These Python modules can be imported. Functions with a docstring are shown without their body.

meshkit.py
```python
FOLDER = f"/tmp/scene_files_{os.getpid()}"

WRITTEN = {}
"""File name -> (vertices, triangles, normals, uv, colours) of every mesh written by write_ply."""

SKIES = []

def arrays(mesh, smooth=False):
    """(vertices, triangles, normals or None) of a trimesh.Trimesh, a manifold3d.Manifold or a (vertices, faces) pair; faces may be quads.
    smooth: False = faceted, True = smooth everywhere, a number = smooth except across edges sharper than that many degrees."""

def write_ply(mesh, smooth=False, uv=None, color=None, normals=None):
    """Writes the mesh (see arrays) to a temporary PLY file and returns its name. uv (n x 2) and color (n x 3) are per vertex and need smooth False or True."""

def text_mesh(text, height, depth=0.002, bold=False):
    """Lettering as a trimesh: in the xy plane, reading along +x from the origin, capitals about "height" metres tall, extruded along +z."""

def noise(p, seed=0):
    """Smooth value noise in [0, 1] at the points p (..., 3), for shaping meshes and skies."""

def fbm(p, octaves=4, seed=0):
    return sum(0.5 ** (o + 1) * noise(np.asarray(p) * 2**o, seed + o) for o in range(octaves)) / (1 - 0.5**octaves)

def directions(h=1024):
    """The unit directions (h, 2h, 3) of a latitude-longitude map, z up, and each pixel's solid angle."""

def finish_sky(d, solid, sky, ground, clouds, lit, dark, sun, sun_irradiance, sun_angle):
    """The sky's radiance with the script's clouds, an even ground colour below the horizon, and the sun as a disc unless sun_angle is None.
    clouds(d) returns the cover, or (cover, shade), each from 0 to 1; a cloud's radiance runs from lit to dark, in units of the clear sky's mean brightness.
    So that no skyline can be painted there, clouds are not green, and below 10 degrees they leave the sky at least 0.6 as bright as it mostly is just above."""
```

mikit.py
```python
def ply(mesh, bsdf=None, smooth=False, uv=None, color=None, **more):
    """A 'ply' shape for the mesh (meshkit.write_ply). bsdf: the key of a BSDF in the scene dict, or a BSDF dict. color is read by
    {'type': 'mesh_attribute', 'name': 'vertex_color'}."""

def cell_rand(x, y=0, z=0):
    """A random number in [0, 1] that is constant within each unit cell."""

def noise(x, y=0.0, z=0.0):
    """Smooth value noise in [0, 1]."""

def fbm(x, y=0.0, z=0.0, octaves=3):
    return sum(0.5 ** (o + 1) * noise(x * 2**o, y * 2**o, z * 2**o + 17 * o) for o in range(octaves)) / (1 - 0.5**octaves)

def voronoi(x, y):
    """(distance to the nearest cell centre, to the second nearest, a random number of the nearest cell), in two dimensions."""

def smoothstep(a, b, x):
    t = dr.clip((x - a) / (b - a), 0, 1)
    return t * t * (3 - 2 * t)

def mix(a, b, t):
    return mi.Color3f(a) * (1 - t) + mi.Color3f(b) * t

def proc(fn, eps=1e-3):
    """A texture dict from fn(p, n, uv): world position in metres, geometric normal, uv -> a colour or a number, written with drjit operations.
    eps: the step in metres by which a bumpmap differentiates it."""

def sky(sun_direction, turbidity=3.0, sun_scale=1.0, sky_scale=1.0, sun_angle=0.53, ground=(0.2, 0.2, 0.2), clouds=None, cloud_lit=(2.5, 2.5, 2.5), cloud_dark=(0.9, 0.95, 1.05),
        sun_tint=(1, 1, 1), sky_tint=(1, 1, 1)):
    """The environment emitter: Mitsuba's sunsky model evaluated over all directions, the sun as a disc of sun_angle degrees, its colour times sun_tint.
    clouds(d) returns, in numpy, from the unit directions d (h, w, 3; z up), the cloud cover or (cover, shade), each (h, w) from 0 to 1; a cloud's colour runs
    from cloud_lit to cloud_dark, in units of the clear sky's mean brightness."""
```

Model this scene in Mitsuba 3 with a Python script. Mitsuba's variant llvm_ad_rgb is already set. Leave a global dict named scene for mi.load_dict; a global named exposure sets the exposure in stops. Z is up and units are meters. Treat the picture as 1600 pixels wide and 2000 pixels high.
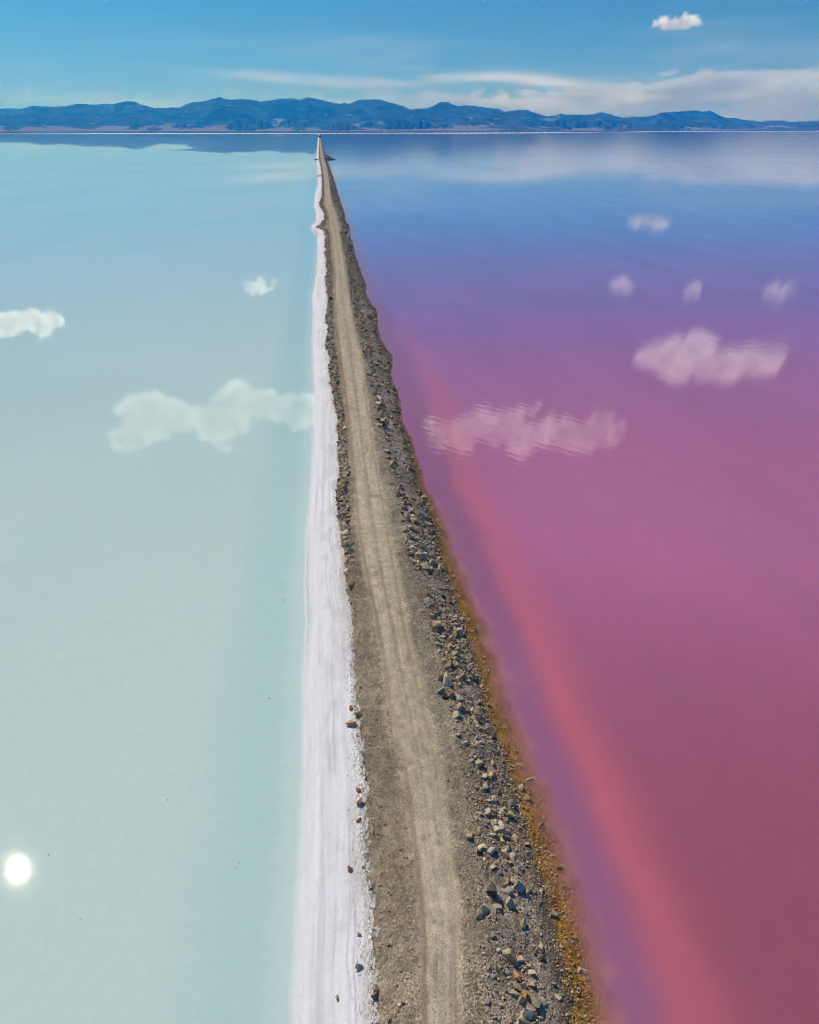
import math
import numpy as np
import trimesh
import drjit as dr
import mitsuba as mi
import mikit
import meshkit
from mikit import proc, noise, fbm, voronoi, smoothstep, mix
from scipy.interpolate import PchipInterpolator
from scipy.spatial import ConvexHull

T = mi.ScalarTransform4f
rng = np.random.default_rng(11)
scene, labels = {}, {}

# ------------------------------------------------------------------ camera, light, exposure
CAM_H = 40.0                      # drone height above the brine (m)
FOC = 1440.0                      # focal length in pixels of the 1600 x 2000 photograph
PITCH = math.atan(750.0 / FOC)    # looking down
SP, CP = math.sin(PITCH), math.cos(PITCH)
FAR = 60000.0
scene['camera'] = {
    'type': 'perspective', 'fov': math.degrees(2 * math.atan(800 / FOC)), 'fov_axis': 'x',
    'near_clip': 0.5, 'far_clip': FAR,
    'to_world': T().look_at(origin=[0, 0, CAM_H], target=[0, CP * 100, CAM_H - SP * 100], up=[0, 0, 1]),
    'medium': {'type': 'ref', 'id': 'air'},
}
exposure = 1.12


def ray(px, py):
    """World direction (right, forward, up) of a point of the photograph."""
    x, y = np.asarray(px, float) - 800, 1000 - np.asarray(py, float)
    return np.stack([x, FOC * CP + y * SP, -FOC * SP + y * CP], -1)


def ground(px, py, z=0.0):
    d = ray(px, py)
    t = (z - CAM_H) / d[..., 2]
    return d[..., 0] * t, d[..., 1] * t


def azel(px, py, mirrored=False):
    d = ray(px, py)
    e = np.degrees(np.arctan2(d[..., 2], np.hypot(d[..., 0], d[..., 1])))
    return np.degrees(np.arctan2(d[..., 0], d[..., 1])), -e if mirrored else e


SUN = ray(34, 1696) * [1, 1, -1]

# cumulus: (azimuth, elevation, half width, half height, strength, flat base?) in degrees, read off the sky or its mirror image
CUMULUS = []


def add_cloud(x0, x1, y0, y1, strength=1.0, mirrored=True, seed=0):
    a0, e0 = azel(x0, (y0 + y1) / 2, mirrored)
    a1, _ = azel(x1, (y0 + y1) / 2, mirrored)
    _, et = azel((x0 + x1) / 2, y0, mirrored)
    _, eb = azel((x0 + x1) / 2, y1, mirrored)
    CUMULUS.append(((a0 + a1) / 2, (et + eb) / 2, abs(a1 - a0) / 2, abs(et - eb) / 2, strength, seed))


add_cloud(1270, 1376, 26, 64, 1.25, False, 3)      # the one small cloud in view
add_cloud(470, 545, 544, 574, .9, True, 5)
add_cloud(-90, 132, 600, 664, 1.0, True, 8)
add_cloud(225, 470, 765, 890, .82, True, 13)
add_cloud(380, 660, 738, 872, .82, True, 21)
add_cloud(1240, 1540, 648, 756, 1.15, True, 34)
add_cloud(822, 1150, 780, 905, 1.1, True, 55)
add_cloud(1080, 1210, 800, 900, .85, True, 89)
add_cloud(1192, 1238, 540, 570, .6, True, 4)
add_cloud(1335, 1366, 552, 582, .6, True, 6)
add_cloud(1505, 1528, 548, 588, .6, True, 7)
add_cloud(1530, 1556, 556, 582, .5, True, 12)
add_cloud(985, 1040, 1290, 1345, .4, True, 9)


def low_cloud(e):
    return e < 8                             # near the horizon: seen from the side and through more air


def clouds(d):
    az, el = np.degrees(np.arctan2(d[..., 0], d[..., 1])), np.degrees(np.arcsin(d[..., 2]))
    cover, shade = np.zeros(az.shape), np.zeros(az.shape)
    for (a, e, w, h, s, seed) in CUMULUS:
        near = (np.abs(az - a) < w * 2.2) & (np.abs(el - e) < h * 2.4)
        if not near.any():
            continue
        A, E = az[near], el[near]
        k = np.cos(np.radians(e))
        g = np.random.default_rng(seed)
        x, y = (A - a) * k, E - e                # degrees from the cloud's middle
        wx = w * k
        p = np.stack([x * .8 + y * .6, y * .8 - x * .6, x * 0 + seed * 3.7], -1)   # turned, so that the noise has no level grain
        wob = .75 * (meshkit.fbm(p / max(h * .60, .34) + 50, 5, seed) - .5) + .75 * (meshkit.fbm(p / max(h * .26, .30) + 10, 4, seed + 3) - .5)
        x = x + .9 * h * (meshkit.fbm(p / max(h * .8, .4) + 90, 3, seed + 7) - .5)
        y = y + .9 * h * (meshkit.fbm(p / max(h * .8, .4) + 20, 3, seed + 9) - .5)
        gap = np.ones(len(A))
        n = int(np.clip(5 * wx / h, 5, 34))
        for i in range(n):
            cx = (-.86 + 1.72 * (i + g.uniform(.1, .9)) / n)
            room = math.sqrt(max(1 - cx * cx, .05))
            cy = g.uniform(-.55, .55) * room
            if low_cloud(e):
                cy = -.45 + 1.0 * room * g.uniform(.05, 1.0)
            rad = h * g.uniform(.38, .72) * (.45 + .55 * room)
            q = np.clip(1 - ((x - cx * wx) ** 2 * .55 + (y - cy * h) ** 2) / (rad * 1.25) ** 2, 0, 1)
            gap = gap * (1 - q * q)
        f = 1 - gap
        body = (1.0 * f + .9 * wob) if seed in (3, 34) else (.84 * f + 1.8 * wob)      # one smooth oval among ragged ones
        m = np.clip((body - .12) / .46, 0, 1)
        m = m * m * (3 - 2 * m) * np.clip(f / .05, 0, 1)
        if low_cloud(e):
            m = m * np.clip((y / h + .95) / .3, 0, 1)     # level base
        m = m * min(.94, s)
        cover[near] = np.maximum(cover[near], m)
        if low_cloud(e):
            sh = .76 - .18 * y / h - .5 * wob
        else:
            sh = .75 * (f - .35) - 1.1 * wob
        shade[near] = np.where(m > .02, np.clip(sh, 0, .88), shade[near])
    # low stratus bank over the far range, thicker to the right, with thin streaks above it
    p = np.stack([az * .11, el * .95, az * 0], -1)
    n1 = meshkit.fbm(p, 5, 2)
    n2 = meshkit.fbm(p * [3.1, 2.4, 1], 4, 9)
    side = 1 / (1 + np.exp(-(az - 3) / 3.0))
    top = 2.15 + 1.25 * (1 / (1 + np.exp(-(az - 14) / 3.0))) + 1.1 * (n2 - .5)
    top = top + .9 * (np.abs(2 * meshkit.fbm(np.stack([az * .42, el * .9, az * 0 + 6], -1), 4, 17) - 1) - .3)
    bank = np.clip((top - el) / .24, 0, 1) * (.24 + .52 * side) * np.clip(.3 + 1.4 * n1, 0, 1)
    streak = np.exp(-((el - 2.95 + .018 * (az + 6) - .25 * np.sin(az * .31)) / .33) ** 2) * np.clip((n1 - .3) * 2.6, 0, 1) * (1 / (1 + np.exp(-(az + 11) / 1.8))) * (1 / (1 + np.exp((az - 12) / 2.5)))
    wisp = np.clip(meshkit.fbm(np.stack([az * .09 + el * .05, el * .8, az * 0 + 3], -1), 5, 5) - .54, 0, 1) * .45 * np.exp(-((el - 4) / 3.) ** 2)
    low = np.clip(np.maximum.reduce([bank, .95 * streak, wisp]) + .24 * np.exp(-(el / 4.2) ** 2), 0, .8)
    hide = np.abs(az) < 75
    low = np.where(hide, low, low * .8)
    shade = np.where(low > cover, np.clip(.70 + .22 * np.clip((top - el) / 1.2, 0, 1) + .3 * (n2 - .5), 0, 1), shade)
    return np.maximum(cover, low), np.clip(shade, 0, 1)


scene['sky'] = mikit.sky(SUN.tolist(), turbidity=3.0, ground=(.25, .25, .27), clouds=clouds,
                         sun_angle=.53, sun_scale=1.22, cloud_lit=(9.8, 10.1, 10.5), cloud_dark=(1.75, 2.05, 2.5), sun_tint=(.95, .99, 1.04), sky_tint=(.235, .715, 1.03))

# ------------------------------------------------------------------ materials
def color_of(*c):
    return mi.Color3f(*c)


def sheet_bsdf(fn, bump=None, scale=1.0, eps=.01, rough=None):
    b = {'type': 'diffuse', 'reflectance': proc(fn)}
    if bump is not None:
        b = {'type': 'bumpmap', 'scale': scale, 'arbitrary': proc(bump, eps), 'bsdf': b}
    return {'type': 'twosided', 'bsdf': b}


# causeway coordinates: uv = (u, metres along); u runs -1 far under the left pond, 0 left waterline, 1 salt edge, 2 road shoulder,
# 3 and 4 the edges of the pale wheel track, 5 right shoulder, 6 right waterline, 7 under the pink pond
def salt_col(p, n, uv):
    u, s = uv.x, uv.y
    streak = fbm(u * 9, s * .05, 3.0, 4)
    fine = fbm(u * 34, s * .3, 7.0, 3)
    grain = fbm(p.x * 9, p.y * 9, 1.0, 3)
    c = mix((.785, .81, .875), (.60, .61, .66), smoothstep(.46, .76, streak) * .5 + .3 * smoothstep(.55, .8, fine) + .5 * smoothstep(.5, .75, fbm(p.x * .9, p.y * .5, 12.0, 4)) * smoothstep(.1, .6, u))
    c = c * (.93 + .12 * grain)
    # old brine lines and scattered grit towards the gravel
    lines = smoothstep(.035, .0, dr.abs(u - .52 - .10 * (noise(s * .11, 5.0) - .5))) * smoothstep(.35, .6, noise(s * .23, 9.0))
    lines = dr.maximum(lines, smoothstep(.03, .0, dr.abs(u - .72 - .12 * (noise(s * .16, 15.0) - .5))) * smoothstep(.4, .6, noise(s * .3, 19.0)))
    c = mix(c, (.40, .38, .37), lines * .30)
    grit = smoothstep(.62, .72, fbm(p.x * 13, p.y * 6.5, 2.0, 4) + .25 * smoothstep(.70, 1.02, u) - .07)
    c = mix(c, (.34, .31, .27), grit * smoothstep(.5, .95, u) * .75)
    dusty = smoothstep(.45, .7, fbm(u * 12, s * .12, 6.0, 4)) * smoothstep(.55, .9, u)
    c = mix(c, (.50, .48, .46), dusty * .5)
    return c


def salt_bump(p, n, uv):
    u, s = uv.x, uv.y
    return .05 * fbm(u * 24, s * .22, 3.0, 4) + .02 * fbm(p.x * 5, p.y * 5, 3.0, 3)


def stones(p, f, lo, hi):
    """Fine stones as a Voronoi mosaic: (mask, random tone)."""
    d1, d2, r = voronoi(p.x * f, p.y * f)
    return smoothstep(lo, hi, d2 - d1), r


def bank_col(p, n, uv):
    u, s = uv.x, uv.y
    big = fbm(p.x * .35, p.y * .22, 1.0, 4)
    med = fbm(p.x * 2.2, p.y * 2.0, 4.0, 4)
    along = fbm(u * 9, s * .05, 2.0, 4)
    fray = u + .38 * (med - .5) + .12 * (big - .5)
    m, r = stones(p, 6.0, .05, .3)
    m2, r2 = stones(p, 15.0, .05, .3)
    # gravel shoulder, wheel tracks, olive right shoulder, purple grey dirt of the slope
    left = mix((.32, .28, .222), (.24, .205, .165), smoothstep(.35, .65, big))
    lane = mix((.30, .262, .205), (.35, .318, .255), smoothstep(.3, .7, along))
    slope = mix((.325, .285, .25), (.24, .208, .185), smoothstep(.35, .62, big))
    olive = mix((.33, .305, .245), (.27, .245, .20), smoothstep(.35, .62, big))
    w = .10 * (noise(s * .08, 1.0) - .5) + .10 * (med - .5)
    c = mix(left, lane, smoothstep(2.35, 2.75, fray))
    pale = smoothstep(2.78, 3.12, u + w) * smoothstep(4.25, 3.85, u + w)
    c = mix(c, (.435, .405, .345), pale * (.22 + .9 * (fbm(u * 3.5, s * .10, 8.0, 4) - .12)))
    pot = smoothstep(.70, .78, fbm(p.x * 1.1, p.y * .55, 14.0, 3)) * smoothstep(2.4, 2.8, u) * smoothstep(4.4, 4.1, u)
    c = mix(c, (.22, .19, .15), pot * .6)
    rut = smoothstep(.15, .02, dr.abs(u - 3.5 + w)) * .55 + smoothstep(.17, .0, dr.abs(u - 2.74 + w)) * .7 + smoothstep(.12, .0, dr.abs(u - 4.14 + w)) * .6
    c = mix(c, (.215, .185, .145), rut * smoothstep(.2, .6, fbm(s * .07, u * 1.5, 3.0, 3)))
    brown = smoothstep(2.3, 2.7, u) * smoothstep(3.1, 2.8, u) * smoothstep(.35, .65, noise(s * .035, 4.0))
    c = mix(c, (.25, .19, .135), brown * .75)
    c = mix(c, olive, smoothstep(4.15, 4.45, fray))
    c = mix(c, slope, smoothstep(4.85, 5.25, fray))
    c = mix(c, (.09, .078, .07), smoothstep(5.72, 5.93, u + .12 * (med - .5)) * .9)
    lane_w = smoothstep(2.2, 2.8, u) * smoothstep(4.6, 4.1, u)
    c = c * (1 + (med - .5) * (1.1 - .5 * lane_w))
    c = mix(c, c * (.45 + 1.3 * r), m * (.8 - .65 * lane_w))
    c = mix(c, c * (.45 + 1.3 * r2), m2 * (.75 - .4 * lane_w))
    c = c * mi.Color3f(1.24, 1.19, 1.10)
    c = mix(c, (.52, .46, .36), smoothstep(.88, .95, r2) * m2 * .75)
    c = mix(c, (.10, .085, .075), smoothstep(.08, .04, r2) * m2 * .6)
    # algae-stained fringe at and under the waterline of the pink pond
    fr = smoothstep(5.95, 6.05, u + .12 * (med - .5))
    org = mix((.50, .28, .06), (.62, .25, .12), smoothstep(6.12, 6.4, u + .3 * (med - .5)))
    org = mix(org, (.20, .155, .125), smoothstep(50.0, 120.0, p.y) * .85)
    c = mix(c, org * (.35 + 1.2 * med) * (.55 + .9 * r * m) * (.6 + .9 * r2 * m2), fr)
    # salt crust creeping into the left shoulder
    crust = smoothstep(.52, .62, fbm(p.x * 6.3, p.y * 3.4, 8.0, 5) + .34 * smoothstep(1.30, .98, u) - .16)
    return mix(c, (.68, .68, .71), crust * smoothstep(1.4, 1.1, u))


def bank_bump(p, n, uv):
    u = uv.x
    lane_w = smoothstep(2.0, 2.7, u) * smoothstep(4.7, 4.2, u)
    m, r = stones(p, 6.0, .0, .35)
    m2, r2 = stones(p, 15.0, .0, .35)
    return (.07 * m * r * (1 - .85 * lane_w) + .028 * m2 * r2 * (1 - .6 * lane_w) + .09 * fbm(p.x * 1.7, p.y * 1.7, 4.0, 3) * (1 - .6 * lane_w)
            + .03 * fbm(u * 7, uv.y * .25, 5.0, 3) * lane_w)


scene['m_salt'] = sheet_bsdf(salt_col, salt_bump)
scene['m_bank'] = sheet_bsdf(bank_col, bank_bump)


# water: turbid brine (opaque within a couple of metres of the edge) under a mirror-like surface; uv = (metres from the waterline, metres along)
def left_col(p, n, uv):
    d = uv.x + 1.6 * (fbm(uv.y * .05, 2.0, .5, 3) - .5) * smoothstep(1.0, 5.0, uv.x)
    c = mix((.82, .88, .90), (.45, .668, .672), smoothstep(-.12, .6, uv.x) * .75 + smoothstep(.6, 2.4, d) * .25)
    c = mix(c, (.525, .705, .69), smoothstep(3.8, 9.0, d))
    patch = fbm(p.x * .02, p.y * .012, 5.0, 3)
    c = mix(c, (.455, .66, .635), smoothstep(.4, .7, patch) * .5)
    g = fbm(p.x * 2.6, p.y * 2.6, 1.0, 4)
    return c * (.965 + .07 * g)


def right_col(p, n, uv):
    d = uv.x + 1.4 * (fbm(uv.y * .025, 7.0, .5, 2) - .5) * smoothstep(1.0, 4.0, uv.x)
    c = mix((.50, .24, .17), (.315, .125, .245), smoothstep(.5 - 1.5 * smoothstep(45.0, 110.0, p.y), 3.0 - 2.0 * smoothstep(45.0, 110.0, p.y), uv.x + .9 * (fbm(p.x * 1.1, p.y * .8, 2.0, 3) - .5)))
    swirl = 1.2 * (fbm(p.x * .12, p.y * .06, 4.0, 4) - .5)
    # open water: wine red close by, mauve then violet where the pond deepens to the north
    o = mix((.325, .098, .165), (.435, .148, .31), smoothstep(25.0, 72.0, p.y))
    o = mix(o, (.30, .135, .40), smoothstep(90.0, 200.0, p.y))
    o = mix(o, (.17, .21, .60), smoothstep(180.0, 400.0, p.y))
    red = smoothstep(3.4, 6.0, d + swirl) * smoothstep(10.5, 5.8, d + swirl)
    c = mix(c, o, smoothstep(4.0, 6.5, d + swirl))
    red = red * (.55 + .9 * (fbm(p.x * .35 + p.y * .04, p.y * .05, 2.0, 4) - .2))
    c = mix(c, (.555, .15, .215), red * .78)
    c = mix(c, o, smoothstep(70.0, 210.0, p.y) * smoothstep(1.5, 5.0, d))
    c = c * (1 + .24 * (fbm(p.x * .10 + p.y * .02, p.y * .028, 9.0, 5) - .5))
    patch = fbm(p.x * .016, p.y * .01, 3.0, 4)
    c = mix(c, c * mi.Color3f(.82, .85, .84), smoothstep(.4, .7, patch) * .5)
    g = fbm(p.x * 1.6, p.y * 1.6, 1.0, 3)
    return c * (.97 + .06 * g)


def right_waves(p, n, uv):
    wob = 1.6 * fbm(p.x * .07, p.y * .07, 3.0, 2)
    a = dr.sin((p.x * .62 + p.y * .78) * 3.6 + 5 * wob)
    b = dr.sin((p.x * .80 + p.y * .60) * 5.9 + 8 * wob)
    gust = .45 + .9 * smoothstep(.3, .7, fbm(p.x * .03, p.y * .03, 6.0, 2))
    calm = .15 + .85 * smoothstep(260.0, 120.0, p.y)
    far = smoothstep(500.0, 1400.0, p.y)
    return (.0015 * a + .0008 * b + .003 * fbm(p.x * .6, p.y * .6, 2.0, 2)) * gust * calm * smoothstep(900.0, 500.0, p.y) + .022 * far * fbm(p.x * .8, p.y * .8, 2.0, 2)


def left_waves(p, n, uv):
    calm = .0022 * fbm(p.x * .5, p.y * .5, 2.0, 3) * smoothstep(900.0, 300.0, p.y)
    # a breeze ruffles one patch beside the far end of the causeway
    q = p.y + 260 * (noise(p.x * .011, 1.0) - .5)
    patch = smoothstep(1600.0, 1750.0, q) * smoothstep(2150.0, 2000.0, q) * smoothstep(-480.0, -380.0, p.x) * smoothstep(-215.0, -250.0, p.x)
    patch = dr.maximum(patch, smoothstep(2650.0, 2750.0, q) * smoothstep(3150.0, 3000.0, q) * smoothstep(-640.0, -560.0, p.x) * smoothstep(-330.0, -350.0, p.x))
    return calm + .012 * patch * fbm(p.x * .9, p.y * .9, 2.0, 2)


def water(name, col, waves, eps, alpha, clear, lobe='beckmann'):
    surf = {'type': 'roughplastic', 'distribution': lobe, 'alpha': alpha, 'int_ior': 1.36, 'nonlinear': False, 'diffuse_reflectance': proc(col)}
    if waves is not None:
        surf = {'type': 'bumpmap', 'scale': 1.0, 'arbitrary': proc(waves, eps), 'bsdf': surf}
    return {'type': 'mask', 'opacity': proc(clear), 'bsdf': surf}          # opacity: the brine's turbidity, clear only over the shallowest edge


def left_turbid(p, n, uv):
    return smoothstep(-.01, .03, uv.x)


def right_turbid(p, n, uv):
    k = smoothstep(120.0, 40.0, p.y)          # the clear stony shelf narrows to the north
    return smoothstep(.05 + .25 * k, .5 + 2.1 * k, uv.x + (.3 + .8 * k) * (fbm(p.x * .9, p.y * .6, 1.0, 3) - .5))


scene['m_left_water'] = water('left', left_col, left_waves, .05, .0004, left_turbid, 'ggx')
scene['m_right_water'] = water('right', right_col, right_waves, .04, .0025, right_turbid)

# ------------------------------------------------------------------ the causeway's lines, traced and laid on the ground
#        y     A      B      C      D      E      F      G
LINES = np.array([
    [2600, 560, 760, 850, 890, 945, 1010, 1260],
    [2000, 581, 727, 800, 845, 885, 940, 1127],
    [1750, 587, 720, 785, 838, 880, 925, 1070],
    [1600, 593, 709, 770, 818, 852, 916, 1022],
    [1500, 596, 707, 755, 802, 838, 905, 992],
    [1350, 598, 692, 728, 775, 808, 868, 943],
    [1225, 600, 686, 712, 750, 785, 828, 907],
    [1100, 602, 672, 692, 722, 762, 800, 866],
    [1000, 606, 660, 681, 704, 745, 776, 836],
    [900, 611, 660, 680, 694, 728, 752, 805],
    [800, 611, 651, 670, 683, 716, 731, 781],
    [700, 608.5, 638, 658, 669, 706, 711, 758],
    [636, 611, 639, 650, 661, 690, 695, 737],
    [573, 614, 639, 648, 658, 680, 685, 716],
    [511, 618, 636.5, 647, 655, 670, 676, 697],
    [456, 620, 634.5, 641.5, 649, 662, 666, 683],
    [449, 616, 629, 638, 648, 662, 667, 682],
    [444, 606.5, 617, 630, 647, 661, 668, 680],
    [438, 612, 624, 634, 645.5, 659, 666, 677.5],
    [430, 617, 631, 638, 644.5, 656, 662, 675],
    [417, 618, 632.5, 638, 643, 655, 659, 672],
    [399, 613, 623, 631, 637, 648, 652, 665.6],
    [386, 615.5, 627.5, 632, 636, 645, 648, 661],
    [355, 620, 629.5, 632, 634, 642, 644, 653],
    [330, 620, 627, 629, 631, 638, 639.5, 644.5],
    [311, 618, 623.5, 625.5, 627, 633, 634.5, 637.5],
    [290, 619, 622.5, 624, 625, 629, 629.8, 631.5],
    [270, 621.2, 622.8, 623.4, 623.8, 625.4, 625.9, 626.8],
    [262, 622.0, 622.9, 623.3, 623.6, 624.8, 625.2, 625.8],
])
ZN = [0, .42, 1.22, 1.32, 1.32, 1.30, 0]     # height of each line
AXIS = -.1087                                # the causeway runs 6.2 degrees left of north
CURVES = []
for k in range(7):
    gx, gy = ground(LINES[:, 1 + k], LINES[:, 0], ZN[k])
    off = gx - AXIS * gy
    yy, oo = np.concatenate([[-400], gy]), np.concatenate([[off[0]], off])
    CURVES.append(PchipInterpolator(np.log(yy + 420), oo))


def n1(x, seed):
    p = np.stack([np.asarray(x, float), np.zeros(np.shape(x)), np.zeros(np.shape(x))], -1)
    return meshkit.fbm(p, 4, seed) - .5


def line(k, y):
    y = np.asarray(y, float)
    o = CURVES[k](np.log(np.clip(y, -400, 6200) + 420)) + AXIS * y
    near = 1 / (1 + np.exp(-(y - 90) / 25))
    if k == 0:
            o = o + .16 * n1(y / 1.3, 13) + .35 * n1(y / 9, 3) + near * 1.2 * n1(y / 40, 4)
    if k == 1:
        o = o + .55 * n1(y / 3, 5) + near * 1.5 * n1(y / 11, 6)
    if k == 6:
        o = o + .9 * n1(y / 4, 7) + near * 2.4 * n1(y / 13, 8)
    if k == 2:
        o = o + .3 * n1(y / 5, 9)
    if k == 5:
        o = o + .7 * n1(y / 4, 10)
    return o


UN = np.array([-1, 0, 1, 2, 3, 4, 5, 6, 7.0])
PROFILE = PchipInterpolator([-1, -.5, 0, .5, 1, 1.5, 2, 3, 4, 5, 5.25, 6, 6.5, 7], [-1.3, -.4, 0, .22, .42, .85, 1.22, 1.32, 1.32, 1.30, 1.12, .0, -.35, -.9])


def surface(u, y):
    """The causeway's surface at (u, metres along): x and height."""
    u, y = np.broadcast_arrays(np.asarray(u, float), np.asarray(y, float))
    L = np.stack([line(0, y) - 8.0] + [line(k, y) for k in range(7)] + [line(6, y) + 4.0], -1)
    i = np.clip(np.floor(u).astype(int) + 1, 0, 7)
    f = u - (i - 1)
    a, b = np.take_along_axis(L, i[..., None], -1)[..., 0], np.take_along_axis(L, i[..., None] + 1, -1)[..., 0]
    x = a + (b - a) * f
    q = np.stack([x, y, x * 0], -1)
    z = PROFILE(u)
    loose = np.clip((u - 5.0) / .25, 0, 1) * np.clip((6.4 - u) / .5, 0, 1)
    z = z + loose * (.36 * (meshkit.fbm(q * .75, 4, 1) - .5) + .16 * (meshkit.fbm(q * 2.6, 3, 2) - .5))
    lft = np.clip((u - 1) / .2, 0, 1) * np.clip((2.2 - u) / .3, 0, 1)
    z = z + lft * .16 * (meshkit.fbm(q * 1.1, 4, 3) - .5)
    salt = np.clip((u + .05) / .3, 0, 1) * np.clip((1.1 - u) / .2, 0, 1)
    ridge = meshkit.fbm(np.stack([u * 8, y * .05, u * 0], -1), 4, 4) - .5
    z = z + salt * (.14 * ridge + .05 * (meshkit.fbm(q * 1.3, 3, 5) - .5))
    road = np.clip((u - 2) / .3, 0, 1) * np.clip((5 - u) / .3, 0, 1)
    for c, w, h in ((2.75, .17, -.05), (3.45, .2, -.035), (4.1, .16, -.055), (3.1, .2, .02)):
        z = z + road * h * np.exp(-((u - c) / w) ** 2)
    z = z + road * .09 * (meshkit.fbm(q * [.8, .3, 1], 3, 6) - .5)
    return x, z


# rows: closer together near the camera
ROWS = [-60.0]
while ROWS[-1] < 6900:
    y = max(ROWS[-1], 0)
    ROWS.append(ROWS[-1] + (1.0 if ROWS[-1] < 17 else .045 + (y / 24.0) ** 2 * .028))
ROWS = np.array(ROWS)


def strip(u0, u1, n):
    us = np.linspace(u0, u1, n)
    U, Y = np.meshgrid(us, ROWS)
    X, Z = surface(U, Y)
    v = np.stack([X, Y, Z], -1).reshape(-1, 3)
    r, c = len(ROWS), n
    i = (np.arange(r - 1)[:, None] * c + np.arange(c - 1)[None]).ravel()
    f = np.stack([i, i + 1, i + c + 1, i + c], 1)
    return v, f, np.stack([U, Y], -1).reshape(-1, 2)


def add_strip(key, parts, bsdf, label):
    vs, fs, us, at = [], [], [], 0
    for (u0, u1, n) in parts:
        v, f, uv = strip(u0, u1, n)
        vs.append(v), fs.append(f + at), us.append(uv)
        at += len(v)
    scene[key] = mikit.ply((np.vstack(vs), np.vstack(fs)), bsdf, smooth=True, uv=np.vstack(us))
    labels[key] = {'label': label, 'kind': 'structure'}


add_strip('beach', [(-1, 0, 10), (0, 1, 60)], 'm_salt', 'white salt crust beach along the turquoise water')
add_strip('embankment', [(1, 2, 34), (5, 6, 90), (6, 7, 34)], 'm_bank', 'grey brown stony bank of the causeway')
add_strip('road', [(2, 5, 90)], 'm_bank', 'pale dirt track with wheel ruts along the causeway')


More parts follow.
